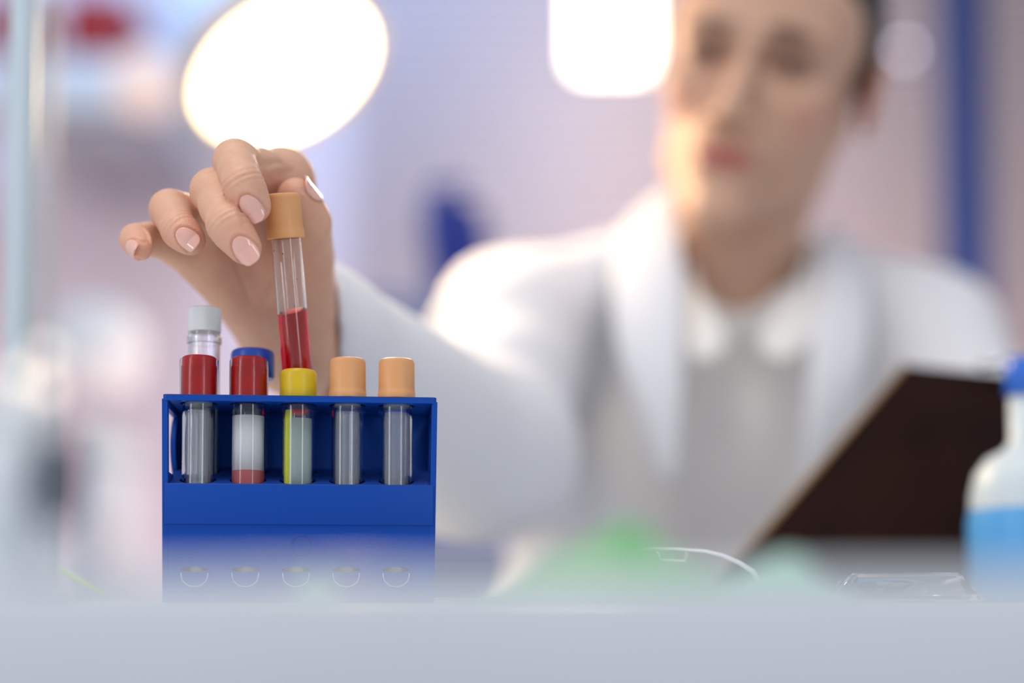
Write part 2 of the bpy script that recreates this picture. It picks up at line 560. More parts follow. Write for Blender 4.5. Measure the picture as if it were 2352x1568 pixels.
for t in (t1, t4, t5):               # moulded insert seen inside the clear body
    bm = bmesh.new()
    lathe(bm, [(.0053, .0420), (.0053, .0760), (.0040, .0760), (.0040, .0430), (0, .0430), (0, .0420)], 18)
    from_bm('inner_insert', bm, mat('frosted_clear_plastic', (.95, .97, 1), .10, trans=.86, ior=1.4), t, smooth=False)
    bm = bmesh.new(); lathe(bm, [(0, .0785), (.0058, .0785), (.0058, .0818), (0, .0818)], 36)
    from_bm('stopper', bm, M_RUB, t, sharp=35)
for t in (t1, t2, t3, t4, t5):  # added pale plugs that make the lower front openings look bright
    bm = bmesh.new(); liquid_body(bm, .0010, .0110, .0060)
    from_bm('brightening_plug', bm, mat('added_pale_plug', (.80, .80, .80), .3), t, sharp=35)
bm = bmesh.new(); liquid_body(bm, .0115, .0500, .00612); from_bm('liquid', bm, M_PINKL, t2, sharp=35)
bm = bmesh.new(); curved_label(bm, .0061, R(-178), R(-2), .0500, .0740, 30)
o = from_bm('label', bm, M_LABEL, t2); m_ = o.modifiers.new('t', 'SOLIDIFY'); m_.thickness = .0002
bm = bmesh.new(); curved_label(bm, .0060, R(-128), R(-8), .0350, .0730, 24)
o = from_bm('gel_column', bm, M_GREYL, t3); m_ = o.modifiers.new('t', 'SOLIDIFY'); m_.thickness = .0008
bm = bmesh.new(); sweep(bm, [(-.0036, -.0034, .030 + .0465 * i / 10) for i in range(11)], [.0019] * 10 + [.0013], 16)
from_bm('yellow_green_strip', bm, M_YG, t3)

# back row
tb1 = tube(0, 1, 'white', 'tall clear vial with ribbed white screw cap behind the leftmost red-capped tube', .1207, .030)
bm = bmesh.new(); lathe(bm, [(.0071, .0855), (.0076, .0857), (.0076, .0885), (.0071, .0890)], 48, closed=True)
from_bm('neck_ring', bm, M_GLASS, tb1, sharp=35)
bm = bmesh.new(); liquid_body(bm, .0012, .0780, .0060)
from_bm('liquid', bm, mat('cloudy_white_sample', (.75, .79, .80), .3, trans=.5), tb1, sharp=35)
tb2 = tube(1, 1, 'blue', 'tube with wide blue cap behind the second red-capped tube', .1002, .020)

# held tube
top = P(648, 446, .6800); bot = P(692, 955, .6960)
ax = (bot - top).normalized()
LEN = (bot - top).length
held = thing('test_tube', 'peach-capped tube of dark red blood pinched between fingers above the rack', 'test tube', bot)
held.rotation_mode = 'QUATERNION'
held.rotation_quaternion = (-ax).to_track_quat('Z', 'Y')
bm = bmesh.new(); tube_body(bm, 0, LEN - .006, r=.0067, wall=.0008)
from_bm('tube_body', bm, M_GLASS, held, sharp=35)
zl = LEN * (955 - 712) / (955 - 446.)
bm = bmesh.new(); liquid_body(bm, .0007, zl, .00595)
# level the blood surface against gravity
tilt = (-ax)
for v in bm.verts:
    if v.co.z > zl - .001:
        v.co.z -= (v.co.x * tilt.x + v.co.y * tilt.y) / tilt.z * 1.0
from_bm('blood', bm, M_BLOOD, held, sharp=35)
bm = cap('peach')
for v in bm.verts: v.co.z *= 1.08
c = from_bm('cap', bm, M_PEACH, held, sharp=30); c.location.z = LEN - .0190
bm = bmesh.new()
for (a, zz, r) in ((-120, .078, .00022), (-100, .0782, .00016), (-70, .0785, .00026), (-40, .079, .0002), (-130, .0725, .0003), (-85, .071, .0003),
                   (-100, .068, .00013), (-97, .064, .00012), (-35, .060, .0002), (-60, .0565, .00013), (-108, .059, .0001), (-95, .0525, .0002), (-125, .049, .00014), (-55, .0485, .0002)):
    a = R(a)
    bmesh.ops.create_icosphere(bm, subdivisions=2, radius=r, matrix=Matrix.Translation((.00587 * math.cos(a), .00587 * math.sin(a), zz)))
from_bm('blood_specks', bm, M_RED, held)

# ------------------------------------------------------------------ person
PX = P(1716, 132, 1.065)
person = thing('person', 'person in a white lab coat and pale shirt lifting a blood tube, clipboard in front', 'person', (PX.x, PX.y + .1, -.8))
inv = Matrix.Translation(-Vector(person.location))
def W2P(V): return V - np.array(person.location)

# --- hand
J = lambda x, y, d: tuple(P(x, y, d))
hand = {
 'index':  ([J(650, 412, .724), J(541, 372, .684), J(559, 424, .665), J(585, 474, .667)], [.0112, .0092, .0082, .0069]),
 'middle': ([J(612, 455, .730), J(490, 440, .686), J(524, 518, .664), J(562, 568, .664)], [.0112, .0095, .0084, .0072]),
 'ring':   ([J(555, 515, .730), J(390, 482, .694), J(412, 528, .681), J(439, 552, .679)], [.0108, .0084, .0074, .0062]),
 'little': ([J(482, 600, .727), J(345, 548, .704), J(311, 550, .692), J(322, 570, .682)], [.0100, .0068, .0062, .0053]),
 'thumb':  ([J(688, 700, .748), J(698, 590, .728), J(706, 510, .708), J(680, 452, .6985)], [.0170, .0132, .0102, .0084]),
}
wrist = J(676, 800, .765); fore = J(785, 885, .835); fore2 = J(930, 965, .90)
lo = np.array(P(250, 1100, .63)); hi = np.array(P(960, 290, .80))
lo = np.minimum(lo, np.array(P(250, 290, .63))); lo[1] = .635
hi = np.array([J(1000, 0, .9)[0] , .93, J(0, 300, .7)[2] + .004]); lo[2] = .055; lo[0] = J(262, 0, .70)[0]
H = Field(lo, hi, .00062)
palmk = .010
for k_, (js, rs) in hand.items():
    if k_ == 'thumb': continue
    H.add(rc(wrist, js[0], .0150, rs[0] * 1.02), .012)
mc = [np.array(hand[k_][0][0]) for k_ in ('index', 'middle', 'ring', 'little')]
for a, b in zip(mc[:-1], mc[1:]): H.add(rc(a, b, .0108, .0104), .010)
H.add(rc(J(560, 660, .735), wrist, .0135, .0165), .014)             # heel of the little finger side
H.add(ell(J(600, 600, .735), (.022, .013, .026)), .012)
SUBS = {}
for k_, (js, rs) in hand.items():
    # each finger: chain with inner blend .004, combined to the rest with small blend
    sub = Field(np.min(np.array(js), 0) - .024, np.max(np.array(js), 0) + .024, .00062)
    # align the sub grid to the main grid
    off = np.round((sub.lo - H.lo) / H.h).astype(int)
    sub.lo = H.lo + off * H.h
    sub.ax = [sub.lo[i] + sub.h * np.arange(sub.n[i]) for i in range(3)]
    for i in range(3):
        r1, r2 = rs[i], rs[i + 1]
        A, B = np.array(js[i]), np.array(js[i + 1])
        mid = (A + B) / 2
        pinch = .93 if k_ != 'thumb' else .97
        sub.add(rc(A, mid, r1, (r1 + r2) / 2 * pinch), .004)
        sub.add(rc(mid, B, (r1 + r2) / 2 * pinch, r2), .004)
    # fingertip pad
    A, B = np.array(js[2]), np.array(js[3])
    # creases across the joints
    def crease(c, axis, width, depth, reach):
        axis = axis / np.linalg.norm(axis)
        def fn(X, Y, Z):
            t = (X - c[0]) * axis[0] + (Y - c[1]) * axis[1] + (Z - c[2]) * axis[2]
            d2 = (X - c[0]) ** 2 + (Y - c[1]) ** 2 + (Z - c[2]) ** 2
            return depth * np.exp(-(t / width) ** 2) * np.exp(-d2 / reach ** 2)
        sub.displace(fn)
    for i in (1, 2):
        a_ = np.array(js[i + 1]) - np.array(js[i]); b_ = np.array(js[i]) - np.array(js[i - 1])
        n_ = a_ / np.linalg.norm(a_) + .4 * b_ / np.linalg.norm(b_); n_ /= np.linalg.norm(n_)
        for s_, dd in ((-.0024, .0007), (0, .0010), (.0023, .0006)):
            crease(np.array(js[i]) + n_ * s_, n_, .00062, dd * (1.0 if i == 2 else 1.1), rs[i] * 1.35)
    SUBS[k_] = sub
    # merge into H
    a = np.maximum(off, 0); b = np.minimum(off + sub.n, H.n)
    slH = tuple(slice(a[i], b[i]) for i in range(3)); slS = tuple(slice(a[i] - off[i], b[i] - off[i]) for i in range(3))
    f = H.F[slH]; d = sub.F[slS]
    # blend only near the knuckle, crisp elsewhere
    c0 = np.array(js[0])
    Xs = H.ax[0][slH[0]][:, None, None]; Ys = H.ax[1][slH[1]][None, :, None]; Zs = H.ax[2][slH[2]][None, None, :]
    dist = np.sqrt((Xs - c0[0]) ** 2 + (Ys - c0[1]) ** 2 + (Zs - c0[2]) ** 2)
    reach = .030 if k_ != 'thumb' else .045
    kk = .0006 + .0115 * np.clip(1 - (dist / reach) ** 2, 0, 1)
    q = np.maximum(kk - np.abs(f - d), 0) / kk
    H.F[slH] = np.minimum(f, d) - q * q * kk * .25
# web between thumb and index, forearm
H.add(rc(J(668, 470, .735), J(690, 560, .738), .0085, .011), .012)
H.add(rc(wrist, fore, .0185, .0240), .012)
H.add(rc(fore, fore2, .0240, .030), .012)
# palm creases
def line_crease(p0, p1, width, depth):
    p0 = np.array(p0); p1 = np.array(p1); ba = p1 - p0; l2 = ba @ ba
    lo_ = np.minimum(p0, p1) - .02; hi_ = np.maximum(p0, p1) + .02
    sl, X, Y, Z = H.sub(lo_, hi_)
    t = np.clip(((X - p0[0]) * ba[0] + (Y - p0[1]) * ba[1] + (Z - p0[2]) * ba[2]) / l2, 0, 1)
    # distance measured in the picture-like XZ direction only, so the groove reaches the skin
    dx = X - p0[0] - t * ba[0]; dz = Z - p0[2] - t * ba[2]
    H.F[sl] += (depth * np.exp(-(dx * dx + dz * dz) / width ** 2)).astype(np.float32)
line_crease(J(655, 600, .72), J(600, 700, .72), .0016, .0009)
line_crease(J(640, 372, .70), J(605, 402, .70), .0014, .0008)
line_crease(J(668, 395, .71), J(630, 430, .71), .0014, .0008)
line_crease(J(545, 610, .72), J(575, 690, .72), .0016, .0006)
# --- nail frames (worked out before the hand is meshed, so that a fold runs round each nail)
def nail_frame(fk, px_, length, width, dirn=None):
    js, rs = hand[fk]
    A, B = np.array(js[2]), np.array(js[3])
    ax_ = (B - A) / np.linalg.norm(B - A)
    sd = rc((A + B) / 2, B, (rs[2] + rs[3]) / 2 * .93, rs[3])[2]
    if dirn is None:                    # walk along the line of sight to the skin
        o_ = np.array(CAM); q_ = np.array(P(px_[0], px_[1], 1.0)) - o_; q_ /= np.linalg.norm(q_)
        t = .55
        for _ in range(60): t += float(sd(*(o_ + t * q_))) * .9
        c = o_ + t * q_
    else:
        n0 = np.array(dirn, float); n0 -= (n0 @ ax_) * ax_; n0 /= np.linalg.norm(n0)
        c = B + n0 * rs[3] + ax_ * px_[0]
    n_ = c - (A + B) / 2; n_ = n_ - (n_ @ ax_) * ax_; n_ /= np.linalg.norm(n_)
    return dict(k=fk, A=A, B=B, ax=ax_, n=n_, s=np.cross(ax_, n_), c=c, L=length, W=width, r=rs[3])
def nail_region(f, X, Y, Z):
    c, ax_, s_, n_ = f['c'], f['ax'], f['s'], f['n']
    qx, qy, qz = X - c[0], Y - c[1], Z - c[2]
    u = (qx * ax_[0] + qy * ax_[1] + qz * ax_[2]) / (f['L'] / 2)
    v = (qx * s_[0] + qy * s_[1] + qz * s_[2]) / (f['W'] / 2)
    e_ = np.where(u < 0, 2.0, 2.7)
    reg = ((np.abs(u) ** e_ + np.abs(v) ** e_) ** (1 / e_) - 1) * f['W'] / 2
    return reg, u, qx * n_[0] + qy * n_[1] + qz * n_[2]
NAILS = [nail_frame('index', (578, 480), .0124, .0088), nail_frame('middle', (564, 576), .0126, .0094),
         nail_frame('ring', (432, 549), .0106, .0084), nail_frame('little', (306, 571), .0100, .0072),
         nail_frame('thumb', (.001, 0), .0125, .0105, (1.0, .15, .1))]
def sample(Fd, X, Y, Z):
    X, Y, Z = np.broadcast_arrays(X, Y, Z)
    g = [(q - Fd.lo[i]) / Fd.h for i, q in enumerate((X, Y, Z))]
    b = [np.clip(np.floor(q).astype(int), 0, Fd.n[i] - 2) for i, q in enumerate(g)]
    t = [g[i] - b[i] for i in range(3)]
    out = 0
    for i in (0, 1):
        for j in (0, 1):
            for k in (0, 1):
                wgt = (t[0] if i else 1 - t[0]) * (t[1] if j else 1 - t[1]) * (t[2] if k else 1 - t[2])
                out = out + wgt * Fd.F[b[0] + i, b[1] + j, b[2] + k]
    return out
nail_meshes = []
for f in NAILS:
    c = f['c']
    N = Field(c - .011, c + .011, .00028)
    X = N.ax[0][:, None, None]; Y = N.ax[1][None, :, None]; Z = N.ax[2][None, None, :]
    d = sample(SUBS[f['k']], X, Y, Z)
    px, py, pz = X - f['B'][0], Y - f['B'][1], Z - f['B'][2]
    t = px * f['ax'][0] + py * f['ax'][1] + pz * f['ax'][2]
    radial = np.sqrt(np.maximum(px ** 2 + py ** 2 + pz ** 2 - t ** 2, 0))
    dcyl = radial - (f['r'] - .14 * np.maximum(t, 0))
    w_ = np.clip((t - .0002) / .0016, 0, 1)
    d = d * (1 - w_) + np.minimum(d, dcyl) * w_
    reg, u, nn = nail_region(f, X, Y, Z)
    N.F[:] = np.maximum(np.maximum(np.abs(d - .00022) - .00050, reg), -nn - .0042)
    nail_meshes.append(N.mesh())
for f in NAILS:                          # the fold of skin round the nail
    sl, X, Y, Z = H.sub(f['c'] - .010, f['c'] + .010)
    reg, u, nn = nail_region(f, X, Y, Z)
    H.F[sl] += (.00055 * np.exp(-((reg - .0002) / .00055) ** 2) * (nn > -.0045) * (u < .75)
                - .00030 * np.exp(-((reg - .0014) / .0006) ** 2) * (nn > -.0045) * (u < .6)).astype(np.float32)
Vh, Qh = H.mesh()
keep = Vh[:, 1] < .915
# colour: warm skin, pinker at fingertips and knuckles
base = np.array([.72, .425, .285])
Ch = np.tile(base, (len(Vh), 1))
def tintc(C, V, c, r, colr, amt):
    d = np.linalg.norm(V - np.array(c), axis=1)
    wgt = (np.exp(-(d / r) ** 2) * amt)[:, None]
    C[:] = C * (1 - wgt) + np.array(colr) * wgt
for k_, (js, rs) in hand.items():
    tintc(Ch, Vh, js[3], .011, (.76, .33, .24), .6)
    tintc(Ch, Vh, js[1], .009, (.68, .35, .24), .4)
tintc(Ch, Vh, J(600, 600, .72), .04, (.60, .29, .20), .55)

# --- head, in local millimetres: x to the viewer's right, -y forward, z up from the eye line
HR = Matrix.Rotation(R(14), 4, 'Y') @ Matrix.Rotation(R(-15), 4, 'Z') @ Matrix.Rotation(R(8), 4, 'X')
HM = Matrix.Translation(PX) @ HR @ Matrix.Translation((0, .080, 0)) @ Matrix.Scale(.00097, 4)
E = Field((-95, -125, -260), (95, 115, 150), 1.8)
E.add(ell((0, 8, 48), (75, 94, 88)))
E.add(ell((0, -30, 35), (66, 52, 58)), 14)
E.add(ell((0, -26, -26), (58, 54, 78)), 22)
for s in (-1, 1):
    E.add(rc((s * 55, 6, -22), (s * 45, -8, -64), 13, 11), 20)
    E.add(rc((s * 45, -8, -64), (s * 8, -62, -105), 11, 12), 18)
    E.add(ell((s * 41, -56, -18), (20, 19, 18)), 16)
    E.add(rc((s * 10, -83, 16), (s * 46, -70, 17), 6, 6), 12)
E.add(ell((0, -70, -106), (20, 16, 15)), 14)
E.add(ell((0, -72, -70), (28, 17, 26)), 14)
for s in (-1, 1): E.add(ell((s * 31, -92, 1), (17, 14, 10)), 10, 's')
E.add(rc((0, -82, 4), (0, -102, -40), 6.5, 9.5), 8)
for s in (-1, 1): E.add(ell((s * 12, -90, -45), (8, 10, 7)), 6)
for s in (-1, 1):
    E.add(ell((s * 31, -71, 0), (15.5, 14.5, 12.5)), 5)
    E.add(ell((s * 31, -87, -1), (12, 8.5, 3.4)), 1.5, 's')
E.add(ell((0, -86, -68), (24, 6.5, 4.5)), 5)
E.add(ell((0, -84.5, -76), (19, 7, 5)), 5)
E.add(rc((-22, -93, -72), (22, -93, -72), 1.4, 1.4), 3, 's')
for s in (-1, 1):
    E.add(ell((s * (80 if s > 0 else 69), 10, 8), (7 if s > 0 else 5, 18, 31), Matrix.Rotation(R(s * 20), 3, 'Z')), 5)
    E.add(ell((s * 87, 2, 9), (5, 9, 17)), 4, 's')
E.add(rc((0, 14, -70), (-6, 48, -200), 51, 52), 14)
for s in (-1, 1): E.add(rc((s * 46, 25, -60), (s * 14, 6, -190), 9, 8), 14)
Ve, Qe = E.mesh()
Ce = np.tile(np.array([.58, .35, .245]), (len(Ve), 1))
def tl(c, r, colr, amt):
    d = np.sqrt((((Ve - np.array(c)) / np.array(r)) ** 2).sum(1))
    wgt = (np.clip(1.4 - d, 0, 1) * amt)[:, None]
    Ce[:] = Ce * (1 - wgt) + np.array(colr) * wgt
tl((0, -90, -72), (23, 12, 7.5), (.34, .05, .05), .95)
for s in (-1, 1):
    tl((s * 31, -84, 4), (25, 16, 13), (.24, .115, .07), .85)           # lid skin with socket shade painted in
    tl((s * 31, -86, 20), (24, 12, 6), (.06, .035, .022), .95)       # eyebrows
    tl((s * 31, -84, 1), (18, 12, 8), (.16, .07, .045), .9)            # lash line
    tl((s * 82, 10, 8), (9, 24, 34), (.62, .20, .12), .6)           # ears
    tl((s * 46, -60, -32), (18, 22, 16), (.66, .32, .24), .5)         # cheeks
HMn = np.array(HM)
Vw = Ve @ HMn[:3, :3].T + HMn[:3, 3]
# arm and trunk under the clothes join hand and head into one surface
def pw(x, y, d): return np.array(P(x, y, d))
def bm_of(V, Q, C):
    bm = bmesh.new()
    lay = bm.verts.layers.float_vector.new('c')
    vs = [bm.verts.new(v) for v in W2P(V).tolist()]
    for v, c in zip(vs, C.tolist()): v[lay] = c
    for q in Q.tolist(): bm.faces.new([vs[i] for i in q])
    return bm
def bisect(bm, p, n, outer):
    bmesh.ops.bisect_plane(bm, geom=bm.verts[:] + bm.edges[:] + bm.faces[:], dist=1e-7, plane_co=Vector(p) - person.location,
                           plane_no=Vector(n), clear_outer=outer, clear_inner=not outer)
fa, fb = np.array(fore), np.array(fore2)
cut1 = fa + .6 * (fb - fa); n1 = (fb - fa) / np.linalg.norm(fb - fa)
hp = lambda x, y, z: np.array(HM @ Vector((x, y, z)))
cut2 = hp(-3, 38, -165); n2 = np.array((HM.to_3x3() @ Vector((-6, 34, -130))).normalized())
U = Field((-.20, .80, -.45), (.44, 1.38, .36), .0045)
elb = pw(1110, 1045, .975); shr = pw(1190, 800, 1.19)
U.add(rc(fa, fb, .0240, .030))
U.add(rc(fb, elb, .030, .036), .01)
U.add(rc(elb, shr, .036, .034), .02)
neck0, neck1 = hp(0, 14, -70), hp(-6, 48, -200)
U.add(rc(neck0, neck1, .0500, .0510))
U.add(rc(shr, neck1 + np.array([0, .04, -.06]), .032, .040), .03)
U.add(rc(pw(2080, 850, 1.22), neck1 + np.array([0, .04, -.06]), .032, .040), .03)
U.add(ell((.155, 1.235, -.06), (.125, .072, .27)), .04)
Vu, Qu = U.mesh()
BH = bm_of(Vh, Qh, Ch); bisect(BH, cut1, n1, True)
BU = bm_of(Vu, Qu, np.tile(np.array([.62, .37, .26]), (len(Vu), 1)))
def drop_islands(bm, keep_near):
    """keep only the connected piece that holds the vertex nearest to keep_near"""
    k = Vector(keep_near) - person.location
    st = [min(bm.verts, key=lambda v: (v.co - k).length_squared)]
    seen = set(st)
    while st:
        v = st.pop()
        for e in v.link_edges:
            o = e.other_vert(v)
            if o not in seen: seen.add(o); st.append(o)
    bmesh.ops.delete(bm, geom=[v for v in bm.verts if v not in seen], context='VERTS')
bisect(BU, cut1, -n1, True)
bisect(BU, cut2, -n2, True)
drop_islands(BU, elb)
BE = bm_of(Vw, Qe, Ce); bisect(BE, cut2, n2, True)
tmp = bpy.data.meshes.new('tmp')
for b_ in (BU, BE):
    b_.to_mesh(tmp); BH.from_mesh(tmp); b_.free()
bpy.data.meshes.remove(tmp)
lay = BH.verts.layers.float_vector['c']
for p_ in (cut1, cut2):
    k = Vector(p_) - person.location
    es = [e for e in BH.edges if e.is_boundary and (e.verts[0].co - k).length < .09]
    try: bmesh.ops.bridge_loops(BH, edges=es)
    except Exception as ex: print('bridge', ex)
bmesh.ops.recalc_face_normals(BH, faces=BH.faces)
cols = np.array([v[lay][:] for v in BH.verts])
me = bpy.data.meshes.new('body'); BH.to_mesh(me); BH.free()
at = me.color_attributes.new('Col', 'FLOAT_COLOR', 'POINT')
at.data.foreach_set('color', np.concatenate([cols, np.ones((len(cols), 1))], 1).astype(np.float32).ravel())
body = link('body', me, M_SKIN, person)

for Vn, Qn in nail_meshes: np_mesh('nail', W2P(Vn), Qn, M_NAIL, person)

# --- eyes
for s in (-1, 1):
    bm = bmesh.new()
    bmesh.ops.create_uvsphere(bm, u_segments=24, v_segments=16, radius=.0118)
    e = from_bm('eye', bm, mat('eye_white', (.30, .25, .24), .15), person)
    e.matrix_local = inv @ HM @ Matrix.Translation((s * 31, -71.6, 0)) @ Matrix.Scale(1000, 4)
    bm = bmesh.new()
    bmesh.ops.create_uvsphere(bm, u_segments=20, v_segments=12, radius=.0078)
    i_ = from_bm('iris', bm, mat('dark_iris', (.03, .018, .012), .08), e)
    i_.location = (0, -.0048, -.001)

# --- hair: cap over the cranium, open at the face
Hh = Field((-100, -120, -90), (100, 120, 155), 1.8)
Hh.add(ell((0, 12, 52), (79, 98, 92)))
Hh.add(ell((0, 62, -10), (58, 45, 55)), 20)
Hh.add(ell((-4, -88, 0), (80, 86, 88)), 8, 's')
for s in (-1, 1):
    Hh.add(rc((s * 74, -10, 45), (s * 76, -4, 22), 7, 3), 5)
    Hh.add(ell((s * 88, 6, -2), (16, 22, 28)), 4, 's')
Hh.displace(lambda X, Y, Z: .55 * np.sin(70 * np.arctan2(X, Z - 20 + .25 * Y)) + 0 * Y)
Hh.F = np.maximum(Hh.F, (-(Hh.ax[2][None, None, :] - 4) - .12 * (Hh.ax[1][None, :, None] - 20)).astype(np.float32) * .87 + 0 * Hh.ax[0][:, None, None].astype(np.float32))
Vr, Qr = Hh.mesh()
np_mesh('hair', W2P(Vr @ HMn[:3, :3].T + HMn[:3, 3]), Qr, M_HAIR, person)

# --- shirt and coat
def pw(x, y, d): return np.array(P(x, y, d))
K = Field((-.20, .66, -.62), (.50, 1.42, .36), .0042)
chest = pw(1640, 1000, 1.22)
torso = [((.160, 1.235, -.05), (.175, .105, .33)), ((.160, 1.23, .12), (.165, .095, .13)), ((.16, 1.22, -.40), (.19, .12, .25))]
for c, r in torso: K.add(ell(c, r), .05)
shR = pw(1175, 768, 1.16); shL = pw(2120, 790, 1.20); nkR = pw(1560, 560, 1.17); nkL = pw(1880, 600, 1.20)
K.add(rc(shR, nkR, .052, .022), .045)
K.add(rc(shL, nkL, .050, .022), .045)
elbow = pw(1110, 1045, .975); cuff = pw(712, 790, .795)
K.add(rc(shR, elbow, .058, .050), .03)
K.add(rc(elbow, cuff, .052, .0400), .03)
K.add(rc(cuff, cuff - (elbow - cuff) / np.linalg.norm(elbow - cuff) * .05, .0400, .0400), .01)
elL = pw(2290, 1120, 1.10); wrL = pw(2230, 1240, .97)
K.add(rc(shL, elL, .056, .048), .03)
K.add(rc(elL, wrL, .046, .032), .03)
# folds
dA = (elbow - shR) / np.linalg.norm(elbow - shR)
def folds(X, Y, Z):
    f = .0055 * np.sin(55 * X + 14 * Z + 2.2 * np.sin(9 * Z)) * np.clip((.22 - Z) * 6, 0, 1)
    f = f + .0045 * np.sin(70 * Z - 60 * X + 30 * Y + 2 * np.sin(20 * X)) * np.clip((.06 - X) * 10, 0, 1)
    return f * np.clip((Y - .90) * 9, 0, 1)
K.displace(folds)
# arm hole at the cuff, collar opening
dc = (elbow - cuff) / np.linalg.norm(elbow - cuff)
K.add(rc(cuff - dc * .10, cuff + dc * .085, .0335, .033), .002, 's')
dd_ = pw(766, 790, .765); nrm_ = np.array([.92, .37, .12])
slc, X, Y, Z = K.sub(cuff - .12, cuff + .12)
side = (X - dd_[0]) * nrm_[0] + (Y - dd_[1]) * nrm_[1] + (Z - dd_[2]) * nrm_[2]
K.F[slc] = np.maximum(K.F[slc], -side)
neckc = pw(1710, 560, 1.13)
# open front: V-shaped gap between the lapels
va, vb = pw(1712, 640, 1.10), pw(1700, 1350, 1.10)
K.add(rc(va + np.array([0, .0, .05]), vb, .060, .044), .012, 's')
K.add(rc(pw(1710, 620, 1.13), pw(1735, 330, 1.24), .056, .078), .008, 's')
Vk, Qk = K.mesh()
coat = np_mesh('lab_coat', W2P(Vk), Qk, M_COAT, person)
# standing collar and lapels as thick folded cloth
def cloth(name, pts, m, th=.0035, parent=person):
    """pts: rows of points -> smooth thick sheet"""
    bm = bmesh.new()
    rows = [[bm.verts.new(Vector(p) - Vector(person.location)) for p in row] for row in pts]
    for a, b in zip(rows[:-1], rows[1:]):
        for i in range(len(a) - 1): bm.faces.new((a[i], a[i + 1], b[i + 1], b[i]))
    o = from_bm(name, bm, m, parent)
    s = o.modifiers.new('thick', 'SOLIDIFY'); s.thickness = th; s.offset = 0
    q = o.modifiers.new('soft', 'SUBSURF'); q.levels = 2; q.render_levels = 2
    return o
cloth('lapel', [[P(1548, 400, 1.19), P(1500, 450, 1.165), P(1420, 510, 1.15)],
                [P(1560, 520, 1.12), P(1500, 560, 1.11), P(1400, 600, 1.12)],
                [P(1575, 680, 1.085), P(1510, 740, 1.075), P(1400, 790, 1.09)],
                [P(1572, 900, 1.07), P(1520, 920, 1.065), P(1455, 930, 1.08)],
                [P(1560, 1120, 1.07), P(1535, 1120, 1.068), P(1505, 1110, 1.075)]], M_COAT)
cloth('lapel', [[P(1880, 480, 1.21), P(1930, 520, 1.19), P(1980, 580, 1.18)],
                [P(1880, 590, 1.14), P(1930, 640, 1.125), P(2000, 680, 1.13)],
                [P(1865, 720, 1.095), P(1920, 780, 1.085), P(2000, 830, 1.10)],
                [P(1850, 900, 1.08), P(1890, 920, 1.075), P(1950, 930, 1.085)],
                [P(1840, 1120, 1.08), P(1860, 1120, 1.078), P(1890, 1110, 1.082)]], M_COAT)
Sh = Field((-.02, 1.05, -.62), (.34, 1.36, .30), .005)
Sh.add(ell((.155, 1.225, -.06), (.150, .100, .33)))
Sh.add(ell((.158, 1.205, .135), (.125, .085, .12)), .04)
Sh.add(rc(pw(1720, 600, 1.20), pw(1715, 740, 1.19), .050, .065), .03)
Sh.add(rc(pw(1702, 735, 1.09), pw(1715, 520, 1.17), .008, .056), .004, 's')
Sh.displace(lambda X, Y, Z: .003 * np.sin(60 * X + 25 * Z + np.sin(30 * Z)))
Vs, Qs = Sh.mesh()
np_mesh('shirt', W2P(Vs), Qs, M_SHIRT, person)
cloth('shirt_collar', [[P(1590, 540, 1.20), P(1545, 580, 1.19)], [P(1588, 620, 1.13), P(1545, 700, 1.115)], [P(1628, 700, 1.10), P(1575, 800, 1.085)], [P(1700, 790, 1.085), P(1600, 850, 1.072)]], M_SHIRT, .003)
cloth('shirt_collar', [[P(1850, 520, 1.21), P(1900, 560, 1.20)], [P(1855, 600, 1.14), P(1905, 680, 1.12)], [P(1800, 690, 1.11), P(1870, 790, 1.09)], [P(1706, 790, 1.085), P(1800, 850, 1.075)]], M_SHIRT, .003)
# skin of the upper chest inside the V is part of the neck volume above

# ------------------------------------------------------------------ clipboard
cb = thing('clipboard', 'dark brown clipboard held tilted in front of the person on the right', 'clipboard', P(1900, 1390, .93))
c0 = Vector(cb.location)
quad = [P(2082, 836, .965), P(2400, 868, .955), P(2400, 1405, .900), P(1600, 1405, .905)]
nrm = (quad[1] - quad[0]).cross(quad[3] - quad[0]).normalized() * .003
bm = bmesh.new()
A = [bm.verts.new(q - c0) for q in quad]; B = [bm.verts.new(q - c0 + nrm) for q in quad]
bm.faces.new(A); bm.faces.new(B[::-1])
for i in range(4): bm.faces.new((A[i], A[(i + 1) % 4], B[(i + 1) % 4], B[i]))
bmesh.ops.bevel(bm, geom=list(bm.edges), offset=.0009, segments=2, affect='EDGES')
from_bm('board', bm, M_BOARD, cb, smooth=False)
bm = bmesh.new()
sweep(bm, [quad[0] - c0 + Vector((-.0008, 0, 0)), quad[3] - c0 + Vector((-.0008, 0, 0))], .0015, 8)
from_bm('tan_edge', bm, mat('raw_tan_board', (.42, .24, .11), .6), cb)
bm = bmesh.new()
e0, e1 = P(2250, 838, .952), P(2380, 852, .948)
sweep(bm, [e0 - c0, (e0 + e1) / 2 - c0 + Vector((0, 0, .004)), e1 - c0], .0045, 12, flat=.6)
from_bm('clip', bm, M_METAL, cb)

